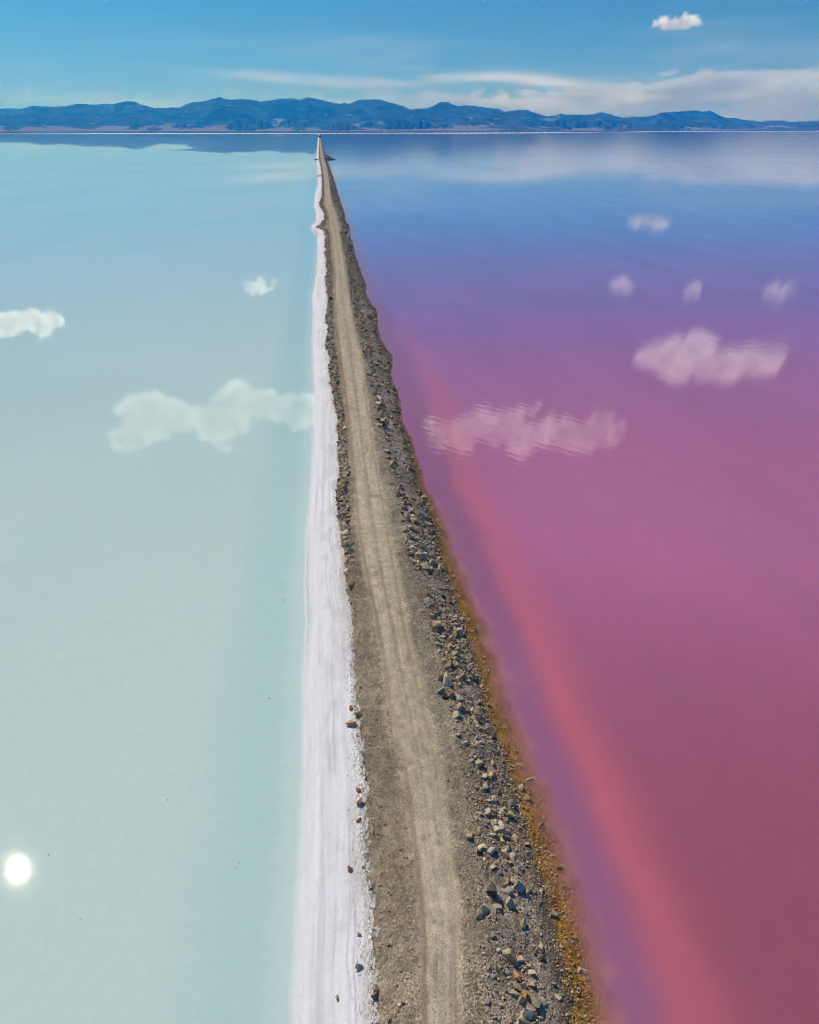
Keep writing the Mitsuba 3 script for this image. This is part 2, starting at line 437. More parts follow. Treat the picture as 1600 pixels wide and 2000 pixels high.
def water_sheet(side):
    ys = np.unique(np.concatenate([np.linspace(-400, 0, 9), ROWS[ROWS > 0][::6], np.linspace(6900, 30000, 30)]))
    offs = np.array([-3, 0, .5, 1, 1.5, 2, 3, 4, 6, 8, 10, 14, 20, 40, 100, 400, 1500, 6000, 20000, 30000.0])
    k = 0 if side < 0 else 6
    O, Y = np.meshgrid(offs, ys)
    # the inner edge runs on to the causeway's middle, under its fill
    mid = (line(0, Y) + line(6, Y)) / 2
    X = np.where(O < 0, mid, line(k, Y) + side * O)
    D = np.where(O < 0, np.minimum(-1, -np.abs(line(k, Y) - mid)), O)
    v = np.stack([X, Y, np.zeros_like(X)], -1).reshape(-1, 3)
    r, c = X.shape
    i = (np.arange(r - 1)[:, None] * c + np.arange(c - 1)[None]).ravel()
    f = np.stack([i, i + 1, i + c + 1, i + c], 1)
    if side < 0:
        f = f[:, ::-1]
    return v, f, np.stack([D, Y], -1).reshape(-1, 2)


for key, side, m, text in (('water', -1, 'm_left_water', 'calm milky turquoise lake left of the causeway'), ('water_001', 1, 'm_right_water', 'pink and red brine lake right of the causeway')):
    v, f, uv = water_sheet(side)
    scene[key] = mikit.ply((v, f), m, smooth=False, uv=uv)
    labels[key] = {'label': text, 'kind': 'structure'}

# ------------------------------------------------------------------ far shore, foothills and the range behind
SKYLINE = np.array([
    -900, 222, -700, 214, -500, 205, -350, 212, -200, 206, -100, 211, 0, 213, 25, 212.5, 38, 214, 65, 208, 100, 209, 130, 208, 150, 204, 165, 203, 185, 204.5, 205, 203, 220, 205, 235, 200, 250, 197.5, 262, 199, 280, 206, 300, 212, 320, 212,
    335, 210.5, 350, 210, 365, 204, 380, 200, 390, 200, 400, 197, 415, 193, 430, 189, 440, 194, 455, 195, 470, 193.5, 485, 195, 500, 197, 510, 199, 525, 197, 545, 194, 570, 192.5, 585, 195, 600, 191, 612, 192.5,
    630, 196, 650, 201, 665, 203, 672, 201, 682, 203.5, 700, 196, 715, 194.5, 740, 194.5, 755, 199, 775, 204, 790, 209, 800, 214, 815, 213, 835, 212, 850, 206, 860, 199, 875, 199, 885, 205, 895, 208, 910, 206,
    930, 208, 945, 210, 960, 213, 975, 213.5, 985, 219, 1000, 217, 1015, 215, 1027, 214.5, 1040, 220, 1055, 225, 1070, 228, 1085, 226, 1095, 222, 1105, 225, 1120, 224, 1140, 225, 1160, 224, 1175, 219.5, 1190, 224,
    1205, 229, 1220, 231, 1235, 229, 1260, 229, 1280, 226, 1290, 221, 1320, 219, 1350, 217, 1362, 217, 1372, 219, 1385, 216, 1395, 220, 1410, 228, 1420, 231, 1440, 232, 1460, 236, 1480, 238, 1500, 237, 1520, 236,
    1545, 239, 1565, 239, 1600, 236, 1700, 232, 1850, 226, 2000, 233, 2300, 228], float).reshape(-1, 2)
HILLS = [(20, 243, 251, 22), (75, 242, 248, 16), (160, 241, 246, 10), (222, 236, 241, 12), (267, 242, 250, 20), (300, 246, 252, 14), (357, 235, 250, 30), (395, 230, 246, 26), (467, 231, 251, 32), (510, 226, 250, 28), (562, 228, 246, 30),
         (597, 231, 245, 22), (583, 249, 254, 16), (665, 236, 254, 42), (725, 230, 246, 34), (778, 228, 252, 36), (822, 229, 250, 26), (872, 230, 249, 36), (930, 234, 245, 28), (975, 236, 244, 24), (1090, 230, 243, 30), (1130, 229, 243, 26), (1172, 230, 243, 22), (1060, 236, 246, 18),
         (1200, 234, 248, 22), (1245, 238, 248, 24), (1333, 242, 250, 17), (1400, 238, 248, 40), (1470, 243, 249, 30)]
# shoreline distance by azimuth
sx = np.array([-900, 0, 300, 500, 700, 900, 1050, 1200, 1400, 1600, 2300])
sy = np.array([261.3, 261.3, 261.3, 261.0, 260.8, 260.8, 259.8, 258.2, 257.0, 256.2, 256.0])
sxx, syy = ground(sx, sy)
S_AZ, S_R = np.arctan2(sxx, syy), np.hypot(sxx, syy)

az = np.radians(np.linspace(-48, 48, 1500))
K_AZ, K_EL = azel(SKYLINE[:, 0], SKYLINE[:, 1])
order = np.argsort(K_AZ)
crest_el = np.radians(np.interp(np.degrees(az), K_AZ[order], K_EL[order]))
rs = np.interp(az, S_AZ, S_R)
q1 = np.stack([az * 14, az * 0, az * 0], -1)
rc = np.interp(az, S_AZ, np.interp(S_R, [6600, 12500], [15000, 18500])) + 2600 * (meshkit.fbm(q1, 3, 1) - .5)
hc = CAM_H + rc * np.tan(crest_el)
rr = np.concatenate([np.linspace(-250, 1500, 36), np.linspace(1560, 9500, 150), np.linspace(9600, 14000, 24)])
AZ, RR = np.meshgrid(az, rr, indexing='ij')
RS, RC, HC = rs[:, None], rc[:, None], hc[:, None]
R = np.where(RR < 1500, RS + RR, RS + 1500 + (RR - 1500) * ((RC - RS - 1500) / 6800.0))
X, Y = R * np.sin(AZ), R * np.cos(AZ)
P = np.stack([X, Y, X * 0], -1)
# shore flats, then fans that rise towards the range
flat = np.clip(RR / 250.0, -1, 1) * 1.2 + np.clip(RR, 0, None) * .0011 + .5 * (meshkit.fbm(P / 160, 3, 7) - .5)
fanstart = RS + np.minimum(3600, .42 * (RC - RS))
ft = np.clip((R - fanstart) / np.maximum(RC - 1500 - fanstart, 900), 0, 1.2)
fan = ft ** 1.6 * np.minimum(.30 * HC, 130)
# spurs and gullies of the main range
d = (RC - R)
W = 3900 + 1500 * (meshkit.fbm(np.stack([AZ * 26, AZ * 0, AZ * 0], -1), 3, 4) - .5)
t = np.clip(d / W, -2, 1)
warp = np.stack([meshkit.fbm(P / 2600, 3, 21), meshkit.fbm(P / 2600 + 9, 3, 22), X * 0], -1) * 1.3
rid = 1 - np.abs(2 * meshkit.fbm(P / 1900 + warp, 6, 11) - 1) * 1.9
rid2 = 1 - np.abs(2 * meshkit.fbm(P / 620 + warp, 5, 12) - 1) * 1.7
front = np.where(t >= 0, np.clip(1 - t, 0, 1) ** .95, np.clip(1 + t * 1.35, 0, 1))
cut = np.clip(np.abs(t) / .3, 0, 1) * np.clip((1 - np.abs(t)) / .25, 0, 1)
main = HC * front * (1 - cut * .85 * (1 - np.clip(.62 * rid + .38 * rid2, 0, 1)))
main = np.where(t < -.98, 0, main) + 16 * (meshkit.fbm(P / 210, 3, 44) - .5) * np.clip(main / 150, 0, 1)
Z = flat + np.maximum(fan, main)
Z = np.where(d < 0, np.maximum(main, np.minimum(Z, main)), Z)
hillmask = np.clip((main - fan + 8) / 40, 0, 1)
for (hx, ht, hb, hw) in HILLS:
    a0, e1 = azel(hx, ht)
    a0, e1 = np.radians(a0), np.radians(e1)
    a1 = np.radians(azel(hx + hw, hb)[0]) - a0
    _, e0 = azel(hx, hb)
    i = np.argmin(np.abs(az - a0))
    # stands where the fan reaches the hill's foot
    el_fan = (np.maximum(fan, main)[i] + flat[i] - CAM_H) / R[i]
    ok = np.nonzero((el_fan > np.tan(np.radians(e0))) & (RR[i] > 900))[0]
    r0 = R[i, ok[0]] if len(ok) else RS[i, 0] + 3000
    r0 = min(r0 + 250, RC[i, 0] - 2500)
    h = CAM_H + r0 * math.tan(e1)
    wx, wr = r0 * a1, max(420, .55 * r0 * a1)
    x0, y0 = r0 * math.sin(a0), r0 * math.cos(a0)
    lx, ly = (AZ - a0) * R, R - r0 - 120 * np.sin((AZ - a0) * 700)
    wob = meshkit.fbm(P / (wx * .8), 4, int(hx) + 77) - .5
    g = np.clip(1 - np.sqrt((lx / (wx * 1.15)) ** 2 + (ly / (wr * 1.3)) ** 2) + wob * .75, 0, 1) ** .85
    top = h * g * (1 - .25 * (1 - np.clip(1 - np.abs(2 * meshkit.fbm(P / 520, 2, int(hx)) - 1) * 1.5, 0, 1)))
    Z = np.maximum(Z, np.where(g > 0, top, -9))
    hillmask = np.maximum(hillmask, np.clip(g * 5, 0, 1) * (top > Z - 25))
Z = np.where(RR < 0, np.minimum(Z, RR / 250 * 1.5), Z)
MV = np.stack([X, Y, Z], -1).reshape(-1, 3)
nr = len(rr)
i = (np.arange(len(az) - 1)[:, None] * nr + np.arange(nr - 1)[None]).ravel()
MF = np.stack([i, i + 1, i + nr + 1, i + nr], 1)[:, ::-1]
MUV = np.stack([RR, hillmask], -1).reshape(-1, 2)


def mountain_col(p, n, uv):
    big = fbm(p.x * .0016, p.y * .0011, 1.0, 4)
    mid = fbm(p.x * .0042, p.y * .0030, p.z * .006, 5)
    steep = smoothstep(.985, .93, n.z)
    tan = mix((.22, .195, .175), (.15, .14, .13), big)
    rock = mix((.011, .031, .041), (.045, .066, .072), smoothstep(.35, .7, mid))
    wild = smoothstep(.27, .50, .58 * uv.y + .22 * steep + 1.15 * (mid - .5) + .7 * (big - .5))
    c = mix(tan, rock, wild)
    # salt flat at the water's edge, then a belt of dark scrub, then open ground
    r = uv.x + 260 * (fbm(p.x * .0007, p.y * .0007, 8.0, 3) - .5)
    scrub = smoothstep(800.0, 1000.0, r) * smoothstep(4100.0, 3300.0, r)
    c = mix(c, (.045, .06, .04), scrub * smoothstep(.2, .45, fbm(p.x * .004, p.y * .0015, 2.0, 3)))
    c = mix((.86, .86, .88), c, smoothstep(520.0, 760.0, r + 500 * smoothstep(.5, .7, noise(p.x * .0009, 3.0))))
    return c


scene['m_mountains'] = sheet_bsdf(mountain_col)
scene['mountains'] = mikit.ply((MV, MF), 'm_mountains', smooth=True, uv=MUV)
labels['mountains'] = {'label': 'range of blue hazy desert mountains with pale fans beyond the lake', 'kind': 'structure'}

# ------------------------------------------------------------------ rocks
def rock_mesh(n, seed, flat=.72, cut=6):
    g = np.random.default_rng(seed)
    p = g.uniform(-1, 1, (n, 3))
    p /= np.maximum(np.abs(p).max(1), .6)[:, None]           # on a rough block
    for _ in range(cut):                      # cleave flat faces off the lump
        a = g.normal(size=3)
        a /= np.linalg.norm(a)
        h = g.uniform(.45, .85)
        k = np.maximum(p @ a - h, 0)
        p = p - k[:, None] * a
    p = p * [1, g.uniform(.55, .9), flat * g.uniform(.6, 1.1)]
    hull = ConvexHull(p)
    m = trimesh.Trimesh(p, hull.simplices, process=True)
    m.fix_normals()
    m.remove_unreferenced_vertices()
    m.vertices /= np.ptp(m.vertices[:, 0])    # one unit long
    return m


FINE = [rock_mesh(20, 100 + k, .85, 5) for k in range(16)]
PLAIN = [rock_mesh(12, 300 + k, .85, 3) for k in range(14)]
TINY = [rock_mesh(9, 500 + k, cut=2) for k in range(10)]
TONES = {'tan': (.46, .365, .235), 'grey': (.40, .355, .28), 'dark': (.085, .08, .075), 'rust': (.44, .25, .13), 'cream': (.60, .52, .39), 'brown': (.25, .185, .13)}


def rock_col(base):
    def fn(p, n, uv):
        a = fbm(p.x * 3.1, p.y * 3.1, p.z * 3.1, 4)
        b = fbm(p.x * 14, p.y * 14, p.z * 14, 3)
        c = mi.Color3f(*base) * (.55 + .9 * a) * (.8 + .4 * b)
        return mix(c, mi.Color3f(*base) * mi.Color3f(.6, .55, .5), smoothstep(.58, .7, fbm(p.x * 1.3, p.y * 1.3, p.z * 1.3 + 9, 3)) * .5)
    return fn


def rock_bump(p, n, uv):
    return .02 * fbm(p.x * 9, p.y * 9, p.z * 9, 4)


for tone, c in TONES.items():
    scene['m_rock_' + tone] = sheet_bsdf(rock_col(c), rock_bump)


def turn(g):
    a = trimesh.transformations.rotation_matrix(g.uniform(0, 2 * np.pi), [0, 0, 1])
    b = trimesh.transformations.rotation_matrix(g.normal(0, .35), [1, 0, 0])
    c = trimesh.transformations.rotation_matrix(g.normal(0, .35), [0, 1, 0])
    return a @ b @ c


FULL = {}                                     # key -> times used


def numbered(name):
    k = FULL.get(name, 0)
    FULL[name] = k + 1
    return name if k == 0 else f'{name}_{k:03d}'


PLY = {}


def add_rock(pos, size, tone, label, group=None, name='rock', mesh=None, stretch=(1, 1, 1), category='rock', rot=None):
    i = rng.integers(len(FINE)) if mesh is None else mesh
    key = numbered(name)
    if (i, tone) not in PLY:
        PLY[i, tone] = mikit.ply(FINE[i], 'm_rock_' + tone)
    M = (turn(rng) if rot is None else trimesh.transformations.rotation_matrix(rot, [0, 0, 1])) @ np.diag([*(np.array(stretch) * size), 1])
    M[:3, 3] = pos
    scene[key] = {**PLY[i, tone], 'to_world': T(M)}
    labels[key] = {'label': label, 'category': category}
    if group:
        labels[key]['group'] = group


ys_table = np.concatenate([np.arange(10, 120, .5), np.arange(120, 1300, 4)])


def find_u(x, y):
    """The causeway coordinate u at a point of the ground."""
    us = np.linspace(-1, 7, 801)
    xs, _ = surface(us, np.full(801, y))
    return float(np.interp(x, xs, us))


def lay(px, py):
    """Point of the causeway's surface seen at a point of the photograph."""
    z = .8
    for _ in range(6):
        x, y = ground(px, py, z)
        u = find_u(x, y)
        z = float(surface(u, y)[1])
    return float(x), float(y), z, u


# boulders one can pick out in the photograph: place, width in metres, tone, label (None: one of its group)
BIG = [
    (874, 1334, .95, 'cream', 'largest pale boulder, long and upright, in the middle of the right bank', (1.0, 1.0, 1.25), 1.75),
    (864, 1327, .55, 'brown', 'dark brown boulder touching the left side of the largest pale boulder', None, None),
    (861, 1353, .60, 'grey', 'flat grey slab just below the largest pale boulder', None, None),
    (868, 1363, .50, 'dark', 'dark shaded block below the flat grey slab on the right bank', None, None),
    (883, 1359, .60, 'rust', 'orange brown boulder below and right of the largest pale boulder', None, None),
    (897, 1364, .65, 'grey', 'broad grey boulder right of the orange brown one on the right bank', None, None),
    (901, 1382, .70, 'grey', 'smooth greenish grey boulder above the cream one on the right bank', None, None),
    (913, 1389, .52, 'rust', 'rusty block right of the cream boulder on the right bank', None, None),
    (890, 1397, .62, 'cream', 'rounded cream boulder alone at the road side of the right bank', None, None),
    (910, 1453, .55, 'cream', 'cream stone standing alone on bare grey dirt of the right bank', None, None),
    (938, 1451, .35, 'grey', None, None, None), (896, 1436, .4, 'grey', None, None, None),
    (872, 1303, .85, 'tan', 'tan boulder pair top in the pile above the largest pale boulder', None, None),
    (862, 1275, .60, 'cream', 'bright cream boulder at the top of the pile on the right bank', None, None),
    (866, 1290, .45, 'tan', None, None, None), (879, 1310, .5, 'grey', None, None, None),
    (879, 1252, .62, 'tan', 'tan block above the bright cream boulder on the right bank', None, None),
    (829, 1109, .95, 'cream', 'wide pale boulder near the road, farthest of the big ones', None, None),
    (837, 1150, .55, 'tan', None, None, None), (836, 1162, .65, 'brown', None, None, None), (834, 1178, .8, 'cream', None, None, None), (842, 1184, .75, 'tan', None, None, None),
    (854, 1214, .5, 'grey', None, None, None), (856, 1234, .5, 'dark', None, None, None), (846, 1206, .45, 'tan', None, None, None),
    (702, 1400, .62, 'brown', 'brown grey boulder on the left road shoulder above the salt edge', None, None),
    (688, 1416, .72, 'rust', 'large orange tan boulder sitting on the edge of the white salt', None, None),
    (685, 1383, .42, 'rust', 'small pinkish orange stone on salt above the large orange tan boulder', None, None),
    (688, 1145, .72, 'brown', 'dark boulder alone on the left gravel shoulder', None, None),
    (1018, 1498, .52, 'cream', 'pale round boulder at the pink waterline, topmost of a row', None, None),
    (1033, 1528, .52, 'cream', 'pale boulder at the pink waterline, second of a row', None, None),
    (1046, 1523, .32, 'cream', 'small pale stone standing alone out in the pink water', None, None),
    (1019, 1542, .48, 'grey', 'grey boulder with dark side at the pink waterline, third of a row', None, None),
    (1029, 1562, .48, 'grey', 'grey boulder with black shadow at the pink waterline, lowest of a row', None, None),
    (1013, 1560, .3, 'cream', None, None, None), (1035, 1550, .28, 'brown', None, None, None),
    (700, 1544, .42, 'rust', 'pinkish stone at the ragged salt edge, upper of two', None, None),
    (702, 1570, .48, 'rust', 'orange flat stone at the ragged salt edge, lower of two', None, None),
    (700, 1603, .36, 'rust', 'orange stone fully on white salt near its gravel edge', None, None),
    (685, 1699, .36, 'brown', 'small dark brown rock alone out on the white salt', None, None),
    (701, 1824, .28, 'tan', None, None, None), (703, 1890, .42, 'grey', 'flat grey stone half sunk in the salt edge', None, None), (659, 1951, .28, 'grey', 'tiny grey stone far out on the white salt', None, None),
    (729, 1627, .50, 'tan', 'tan round stone on left gravel just beside the salt', None, None),
    (736, 1931, .52, 'tan', 'tan flat stone on left gravel, larger of two near the salt', None, None), (733, 1950, .38, 'brown', 'brown stone below the tan flat stone on left gravel', None, None),
    (978, 1618, .66, 'cream', 'big pale grey boulder at the right end of the rock cluster', None, None),
    (963, 1633, .60, 'grey', 'grey boulder left of the big pale grey one in the rock cluster', None, None),
    (966, 1612, .40, 'grey', None, None, None), (987, 1603, .46, 'tan', None, None, None),
    (937, 1627, .52, 'tan', 'tan boulder in the middle of the rock cluster', None, None), (916, 1636, .42, 'tan', 'tan stone at the left end of the rock cluster', None, None),
    (981, 1588, .62, 'grey', None, None, None), (937, 1590, .48, 'tan', None, None, None), (931, 1600, .36, 'tan', None, None, None), (952, 1583, .36, 'cream', None, None, None), (925, 1628, .3, 'grey', None, None, None),
    (939, 1655, .46, 'cream', 'cream round boulder below the rock cluster', None, None), (959, 1666, .52, 'grey', None, None, None), (983, 1664, .34, 'grey', None, None, None), (939, 1668, .36, 'dark', None, None, None),
    (965, 1749, .56, 'dark', 'almost black boulder on the right bank above a tan block', (1, 1, 1.2), None),
    (950, 1779, .60, 'cream', 'large square tan block on the right bank below a black boulder', (1, 1.1, 1.1), None),
    (970, 1774, .50, 'tan', 'tan slab leaning right beside the large square tan block', None, None), (937, 1789, .42, 'tan', None, None, None),
    (994, 1761, .55, 'grey', 'flat pale grey slab right of the black boulder', None, None),
    (1016, 1737, .78, 'grey', 'long grey boulder with tan end on the lower right bank', None, None), (1003, 1723, .42, 'tan', None, None, None), (1031, 1741, .3, 'grey', None, None, None),
    (1057, 1852, .50, 'cream', 'pointed pale yellow stone on the lower right bank', None, None), (1038, 1900, .42, 'cream', 'pale round stone above the orange slab on the right bank', None, None),
    (1011, 1911, .62, 'rust', 'orange tan slab at the top of the nearest rock pile', None, None), (1012, 1928, .52, 'tan', None, None, None), (1023, 1943, .40, 'rust', None, None, None), (1042, 1924, .46, 'tan', None, None, None),
    (1005, 1943, .46, 'grey', None, None, None), (1027, 1982, .58, 'cream', 'cream boulder in the nearest rock pile at the bottom', None, None), (1020, 1995, .50, 'tan', None, None, None), (1062, 1959, .38, 'tan', None, None, None), (1090, 1951, .38, 'grey', None, None, None),
    (1132, 1898, .34, 'cream', 'small cream stone in orange shallows, left of two', None, None), (1143, 1899, .36, 'cream', 'small cream stone in orange shallows, right of two', None, None), (1130, 1935, .30, 'grey', None, None, None),
    (1092, 1701, .34, 'dark', 'black sunken stone under the pink water beyond the orange shallows', None, None), (1090, 1694, .22, 'dark', None, None, None), (1176, 1942, .36, 'dark', 'black sunken stone in the pink water nearest the viewer', None, None),
]


def zone_of(u):
    return 'left' if u < 3.5 else 'right' if u < 5.94 else 'water'


WORDS = {'tan': 'tan', 'grey': 'grey', 'dark': 'dark', 'rust': 'rusty orange', 'cream': 'cream', 'brown': 'brown'}
def group_rock(x, y, z, u, size, tone):
    zone = zone_of(u)
    reach = 'nearest stretch' if y < 27 else 'near half' if y < 38 else 'middle stretch' if y < 52 else 'farther stretch'
    if zone == 'left':
        w = f'on the left edge of the causeway, {reach}'
    elif zone == 'water':
        w = f'in the shallow edge of the pink water, {reach}'
    else:
        row = 'road side' if u < 5.32 else 'middle' if u < 5.66 else 'water side'
        w = f'on the {row} of the right bank, {reach}'
    add_rock([x, y, z + size * .16], size, tone, f'loose {WORDS[tone]} angular rock {w}', f'{WORDS[tone]} rocks {w}'.replace(',', ''))


for (px, py, size, tone, text, stretch, rot) in BIG:
    x, y, z, u = lay(px, py)
    size *= 1.06
    if text is None:
        group_rock(x, y, z, u, size, tone)
    else:
        add_rock([x, y, z + size * .18], size, tone, text, stretch=stretch or (1, 1, 1), rot=rot)
n_traced = len(labels)

# the rest of the stones, strewn along the bank; the largest in view become things, the others one mass
S = []                                        # rows: u, y, size


def strew(n, u0, u1, y0, y1, med, sig, lump=0.0, lump_u=None, far=1.0, power=1.0):
    y = y0 * (y1 / y0) ** rng.random(n) if power == 'log' else y0 + (y1 - y0) * rng.random(n)
    u = rng.uniform(u0, u1, n)
    if lump_u is not None:
        u = np.clip(rng.normal(lump_u, (u1 - u0) / 4, n), u0, u1)
    s = med * np.exp(rng.normal(0, sig, n))
    if lump:
        c = meshkit.fbm(np.stack([u * 1.6, y / 5.0, u * 0], -1), 3, 31)
        keep = rng.random(n) < np.clip((c - .5 + .16) / .3, 0, 1) * lump + (1 - lump)
        u, y, s = u[keep], y[keep], s[keep]
    S.append(np.stack([u, y, np.minimum(s, np.where(y > 250, 1.5, .95))], 1))


# right bank, near: clusters over bare dirt
strew(3400, 5.08, 5.95, 17, 66, .14, .42, .9)
strew(420, 5.2, 5.8, 17, 66, .33, .35, .95, 5.5)
strew(16000, 4.95, 5.98, 17, 66, .08, .4, .6)
strew(5200, 4.45, 5.3, 17, 66, .06, .35, .3)
strew(900, 5.35, 5.95, 40, 75, .24, .4, .6)
# right bank, farther: a ridge of rocks along the road and another along the water
strew(1500, 5.03, 5.50, 62, 260, .44, .38, .75, 5.22)
strew(1900, 5.03, 5.98, 62, 260, .24, .45, .6)
strew(1100, 5.60, 5.98, 66, 260, .30, .4, .5)
strew(1900, 5.02, 6.0, 255, 700, .66, .4, .45)
strew(900, 5.02, 6.05, 700, 1600, .95, .3, .3)
# left edge
strew(620, 1.08, 1.95, 64, 130, .40, .36, .2)
strew(1100, 1.05, 1.95, 62, 130, .22, .4, .2)
strew(1700, 1.05, 1.97, 128, 330, .44, .36, .2)
strew(1500, 1.05, 1.97, 330, 900, .55, .33, .2)
strew(700, 1.05, 1.97, 900, 1700, .70, .3, .2)
strew(420, 1.05, 1.9, 17, 66, .13, .45, .5)
strew(9500, .96, 2.5, 17, 66, .062, .4, .35)
strew(260, .72, 1.05, 17, 66, .055, .4, .4)
# road surface
strew(2200, 2.0, 5.0, 17, 60, .042, .35)
# stony shallows of the pink pond
strew(7500, 5.93, 6.6, 17, 75, .105, .42, .3)
strew(700, 5.93, 6.22, 60, 220, .16, .4, .35)
strew(1100, 6.0, 6.7, 17, 60, .11, .45, .5)
S = np.vstack(S)
sxs, szs = surface(S[:, 0], S[:, 1])
dist = np.sqrt(sxs ** 2 + S[:, 1] ** 2 + (CAM_H - szs) ** 2)
shown = S[:, 2] / dist
vis = (S[:, 1] > 21.5) & (np.abs(sxs) < .5 * S[:, 1] + 10)
pick = np.argsort(-np.where(vis, shown, 0))[:300 - n_traced + 7]
rest = np.ones(len(S), bool)
rest[pick] = False


def tones(u, n):
    names = np.array(['tan', 'grey', 'dark', 'rust', 'cream', 'brown'])
    t = rng.choice(names, n, p=[.40, .22, .05, .07, .17, .09])
    return np.where((u > 5.94) & (rng.random(n) < .45), 'rust', t)


tone = tones(S[:, 0], len(S))
for i in pick:
    group_rock(sxs[i], S[i, 1], szs[i], S[i, 0], S[i, 2] * 1.1, tone[i])


def rubble(index):
    vs, fs, cs, at = [], [], [], 0
    for i in index:
        size = S[i, 2]
        pool = PLAIN if shown[i] > .0035 else TINY
        m = pool[rng.integers(len(pool))]
        M = turn(rng)
        v = (m.vertices * size) @ M[:3, :3].T + [sxs[i], S[i, 1], szs[i] + size * .14]
        vs.append(v), fs.append(m.faces + at)
        cs.append(np.tile(np.array(TONES[tone[i]]) * rng.uniform(.65, 1.15) * [1, rng.uniform(.96, 1.03), rng.uniform(.92, 1.06)], (len(v), 1)))
        at += len(v)
    return np.vstack(vs), np.vstack(fs), np.vstack(cs)


scene['m_rubble'] = {'type': 'twosided', 'bsdf': {'type': 'diffuse', 'reflectance': {'type': 'mesh_attribute', 'name': 'vertex_color'}}}
v, f, c = rubble(np.nonzero(rest)[0])
scene['rubble'] = mikit.ply((v, f), 'm_rubble', color=np.clip(c, 0, 1))
labels['rubble'] = {'label': 'loose rubble and small stones along both edges of the causeway', 'kind': 'stuff'}

# ------------------------------------------------------------------ lumps floating in the turquoise lake
LUMPS = [(519, 1245, .30, 'cream', 'white salt lump with a small shadow floating in the turquoise lake'), (553, 1172, .30, 'cream', 'pale fleck of salt near the beach, above the white lump'), (543, 904, .36, 'cream', 'farthest pale fleck of salt in the turquoise lake'),
         (526, 1364, .20, 'grey', 'grey speck below the white salt lump in the turquoise lake'), (460, 1226, .18, 'grey', 'grey speck left of the white salt lump'), (327, 1563, .20, 'grey', 'dark speck alone in the middle of the turquoise lake'),
         (467, 1685, .16, 'cream', 'white speck close above a dark speck in the turquoise lake'), (461, 1695, .16, 'grey', 'dark speck close below a white speck'), (157, 1796, .16, 'grey', 'dark speck below and right of the sun glint'), (95, 1670, .18, 'grey', 'dark speck right beside the sun glint'),
         (158, 1011, .26, 'grey', 'farthest dark speck in the turquoise lake')]
for (px, py, size, t, text) in LUMPS:
    x, y = ground(px, py)
    add_rock([float(x), float(y), .01], size * .75, t, text, name='salt_lump', stretch=(1.2, .8, .35), category='salt lump', rot=rng.uniform(0, 3))

# ------------------------------------------------------------------ rock spits, the building at the causeway's end, the works on the far shore
def mound(points, width, height, seed, m=40, n=14):
    """A low heap of stones along a line, rough all over."""
    p = np.asarray(points, float)
    s = np.linspace(0, 1, m)
    q = np.stack([np.interp(s, np.linspace(0, 1, len(p)), p[:, k]) for k in range(2)], 1)
    t = np.gradient(q, axis=0)
    t /= np.linalg.norm(t, axis=1, keepdims=True)
    nrm = np.stack([-t[:, 1], t[:, 0]], 1)
    a = np.linspace(-1, 1, n)
    taper = np.sqrt(np.clip(1 - (2 * np.abs(s - .5)) ** 6, 0, 1)) * (1 - .35 * s)
    v = q[:, None, :] + nrm[:, None, :] * (a[None, :, None] * width / 2 * (.35 + .65 * taper)[:, None, None])
    z = height * taper[:, None] * (1 - a[None] ** 2) - .3
    v = np.concatenate([v, z[..., None]], -1).reshape(-1, 3)
    v += (meshkit.noise(v / (height * .55) + seed)[:, None] - .5) * [.5, .5, .9] * height
    i = (np.arange(m - 1)[:, None] * n + np.arange(n - 1)[None]).ravel()
    return v, np.stack([i, i + 1, i + n + 1, i + n], 1)


def spit(pts, width, height, text, seed):
    key = numbered('rock_spit')
    g = np.stack(ground([p[0] for p in pts], [p[1] for p in pts]), 1)
    scene[key] = mikit.ply(mound(g, width, height, seed), 'm_rock_dark')
    labels[key] = {'label': text, 'category': 'rock spit'}


spit([(630, 311.6), (642, 312), (652, 311.3)], 12, 2.2, 'dark rock spit reaching right into the blue water', 1)
spit([(636, 304), (641, 306.5), (646, 310.5)], 8, 1.6, 'short dark rock spit slanting behind the longer one', 2)
spit([(622, 312.5), (616, 311.5)], 7, 1.3, 'small rock tip crossing the salt, farther of two on the left', 3)
spit([(627, 344.5), (619.5, 344)], 5, 1.2, 'small rock tip crossing the salt, nearer of two on the left', 4)
spit([(633, 445), (621, 443.5)], 3.2, 1.2, 'stubby stone turnout pushing the white salt out to the left', 5)
spit([(673, 441), (680, 441.5)], 3.0, 1.2, 'short stone tip on the right bank opposite the turnout', 6)


def plain_bsdf(c):
    return {'type': 'twosided', 'bsdf': {'type': 'diffuse', 'reflectance': proc(lambda p, n, uv: mi.Color3f(*c) * (.8 + .4 * fbm(p.x * .4, p.y * .4, p.z * .4, 3)))}}


scene['m_dark_wall'] = plain_bsdf((.055, .06, .065))
scene['m_dark_roof'] = plain_bsdf((.10, .10, .105))
scene['m_works'] = plain_bsdf((.12, .12, .13))
scene['m_stack'] = plain_bsdf((.09, .09, .10))


def box(cx, cy, z0, w, d, h):
    m = trimesh.creation.box([w, d, h])
    m.apply_translation([cx, cy, z0 + h / 2])
    return m


def gable(cx, cy, z0, w, d, h):
    m = trimesh.convex.convex_hull(np.array([[cx - w / 2, cy - d / 2, z0], [cx + w / 2, cy - d / 2, z0], [cx - w / 2, cy + d / 2, z0], [cx + w / 2, cy + d / 2, z0], [cx - w / 2, cy, z0 + h], [cx + w / 2, cy, z0 + h]]))
    return m


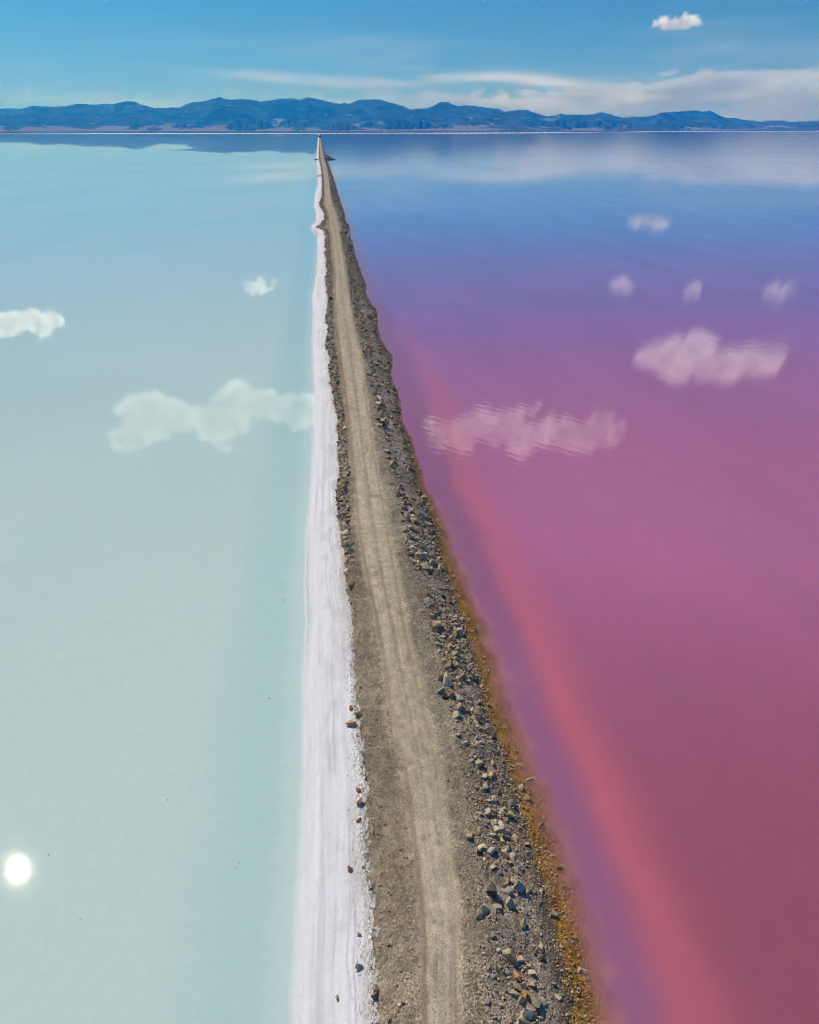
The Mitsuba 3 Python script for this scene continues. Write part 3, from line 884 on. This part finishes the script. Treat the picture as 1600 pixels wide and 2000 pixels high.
ex, ey = [float(v) for v in ground(624.3, 268)]
for name, cx, w, d, h, text in (('shed', ex - 1, 9, 12, 6.5, 'dark blocky shed at the far end of the causeway'), ('shed', ex + 6, 7, 9, 9, 'narrower dark shed right beside the blocky shed')):
    key = numbered(name)
    scene[key + '__wall'] = mikit.ply(box(cx, ey, .2, w, d, h), 'm_dark_wall')
    scene[key + '__roof'] = mikit.ply(gable(cx, ey, .2 + h + .003, w + 1, d + 1, 2.0), 'm_dark_roof')
    labels[key] = {'label': text, 'category': 'shed'}


def on_land(px, py):
    """Where the far land is first seen at a point of the photograph."""
    a, e = azel(px, py)
    i = int(np.argmin(np.abs(az - math.radians(float(a)))))
    el = (Z[i] - CAM_H) / R[i]
    k = int(np.nonzero((el >= math.tan(math.radians(float(e)))) & (RR[i] > 400))[0][0])
    return X[i, k], Y[i, k], Z[i, k]


wx, wy, wz = on_land(1187, 253.2)
pxm = math.hypot(wx, wy) * 5.9e-4             # metres per pixel there
key = 'works'
tower = trimesh.util.concatenate([trimesh.creation.cylinder(1.0 * pxm, 8.5 * pxm, sections=16, transform=trimesh.transformations.translation_matrix([wx, wy, wz + 4.2 * pxm])),
                                  trimesh.creation.cylinder(.55 * pxm, 2.2 * pxm, sections=12, transform=trimesh.transformations.translation_matrix([wx, wy, wz + 9.4 * pxm]))])
scene[key + '__tower'] = mikit.ply(tower, 'm_stack')
for k, (dx, w, d, h) in enumerate([(1.8, 6.0, 4.0, 3.4), (-3.5, 3.5, 3.5, 1.6), (7.5, 4.5, 4.0, 2.0)]):
    sfx = '' if k == 0 else f'_{k:03d}'
    scene[f'{key}__hall{sfx}'] = mikit.ply(box(wx + dx * pxm, wy + 2.2 * pxm, wz - 3, w * pxm, d * pxm, h * pxm + 3), 'm_works')
labels[key] = {'label': 'distant industrial works with a tall dark tower on the far shore', 'category': 'factory'}
for (px, w, h, text) in ((1210, 5.0, 1.8, 'long low hall right of the tower works on the far shore'), (1168, 3.0, 1.4, 'small low hall left of the tower works on the far shore')):
    hx, hy, hz = on_land(px, 252.6)
    key = numbered('far_hall')
    scene[key + '__wall'] = mikit.ply(box(hx, hy, hz - 3, w * pxm, 3 * pxm, h * pxm + 3), 'm_works')
    scene[key + '__roof'] = mikit.ply(gable(hx, hy, hz + h * pxm + .003, w * pxm, 3.2 * pxm, .5 * pxm), 'm_dark_roof')
    labels[key] = {'label': text, 'category': 'building'}


# ------------------------------------------------------------------ the air
scene['air'] = {'type': 'homogeneous', 'albedo': {'type': 'rgb', 'value': [.90, .95, .97]},
                'sigma_t': {'type': 'rgb', 'value': [.12e-5, 2.7e-5, 9.2e-5]}, 'phase': {'type': 'hg', 'g': .4}}
HZ = float(max(MV[:, 2].max(), CAM_H) + 40)
scene['haze'] = {'type': 'cube', 'bsdf': {'type': 'null'}, 'interior': {'type': 'ref', 'id': 'air'},
                 'to_world': T().translate([0, 14000, (HZ - 4) / 2]).scale([33000, 20000, (HZ + 4) / 2])}
labels['haze'] = {'label': 'thin blue air between the lake and the far mountains', 'kind': 'stuff'}
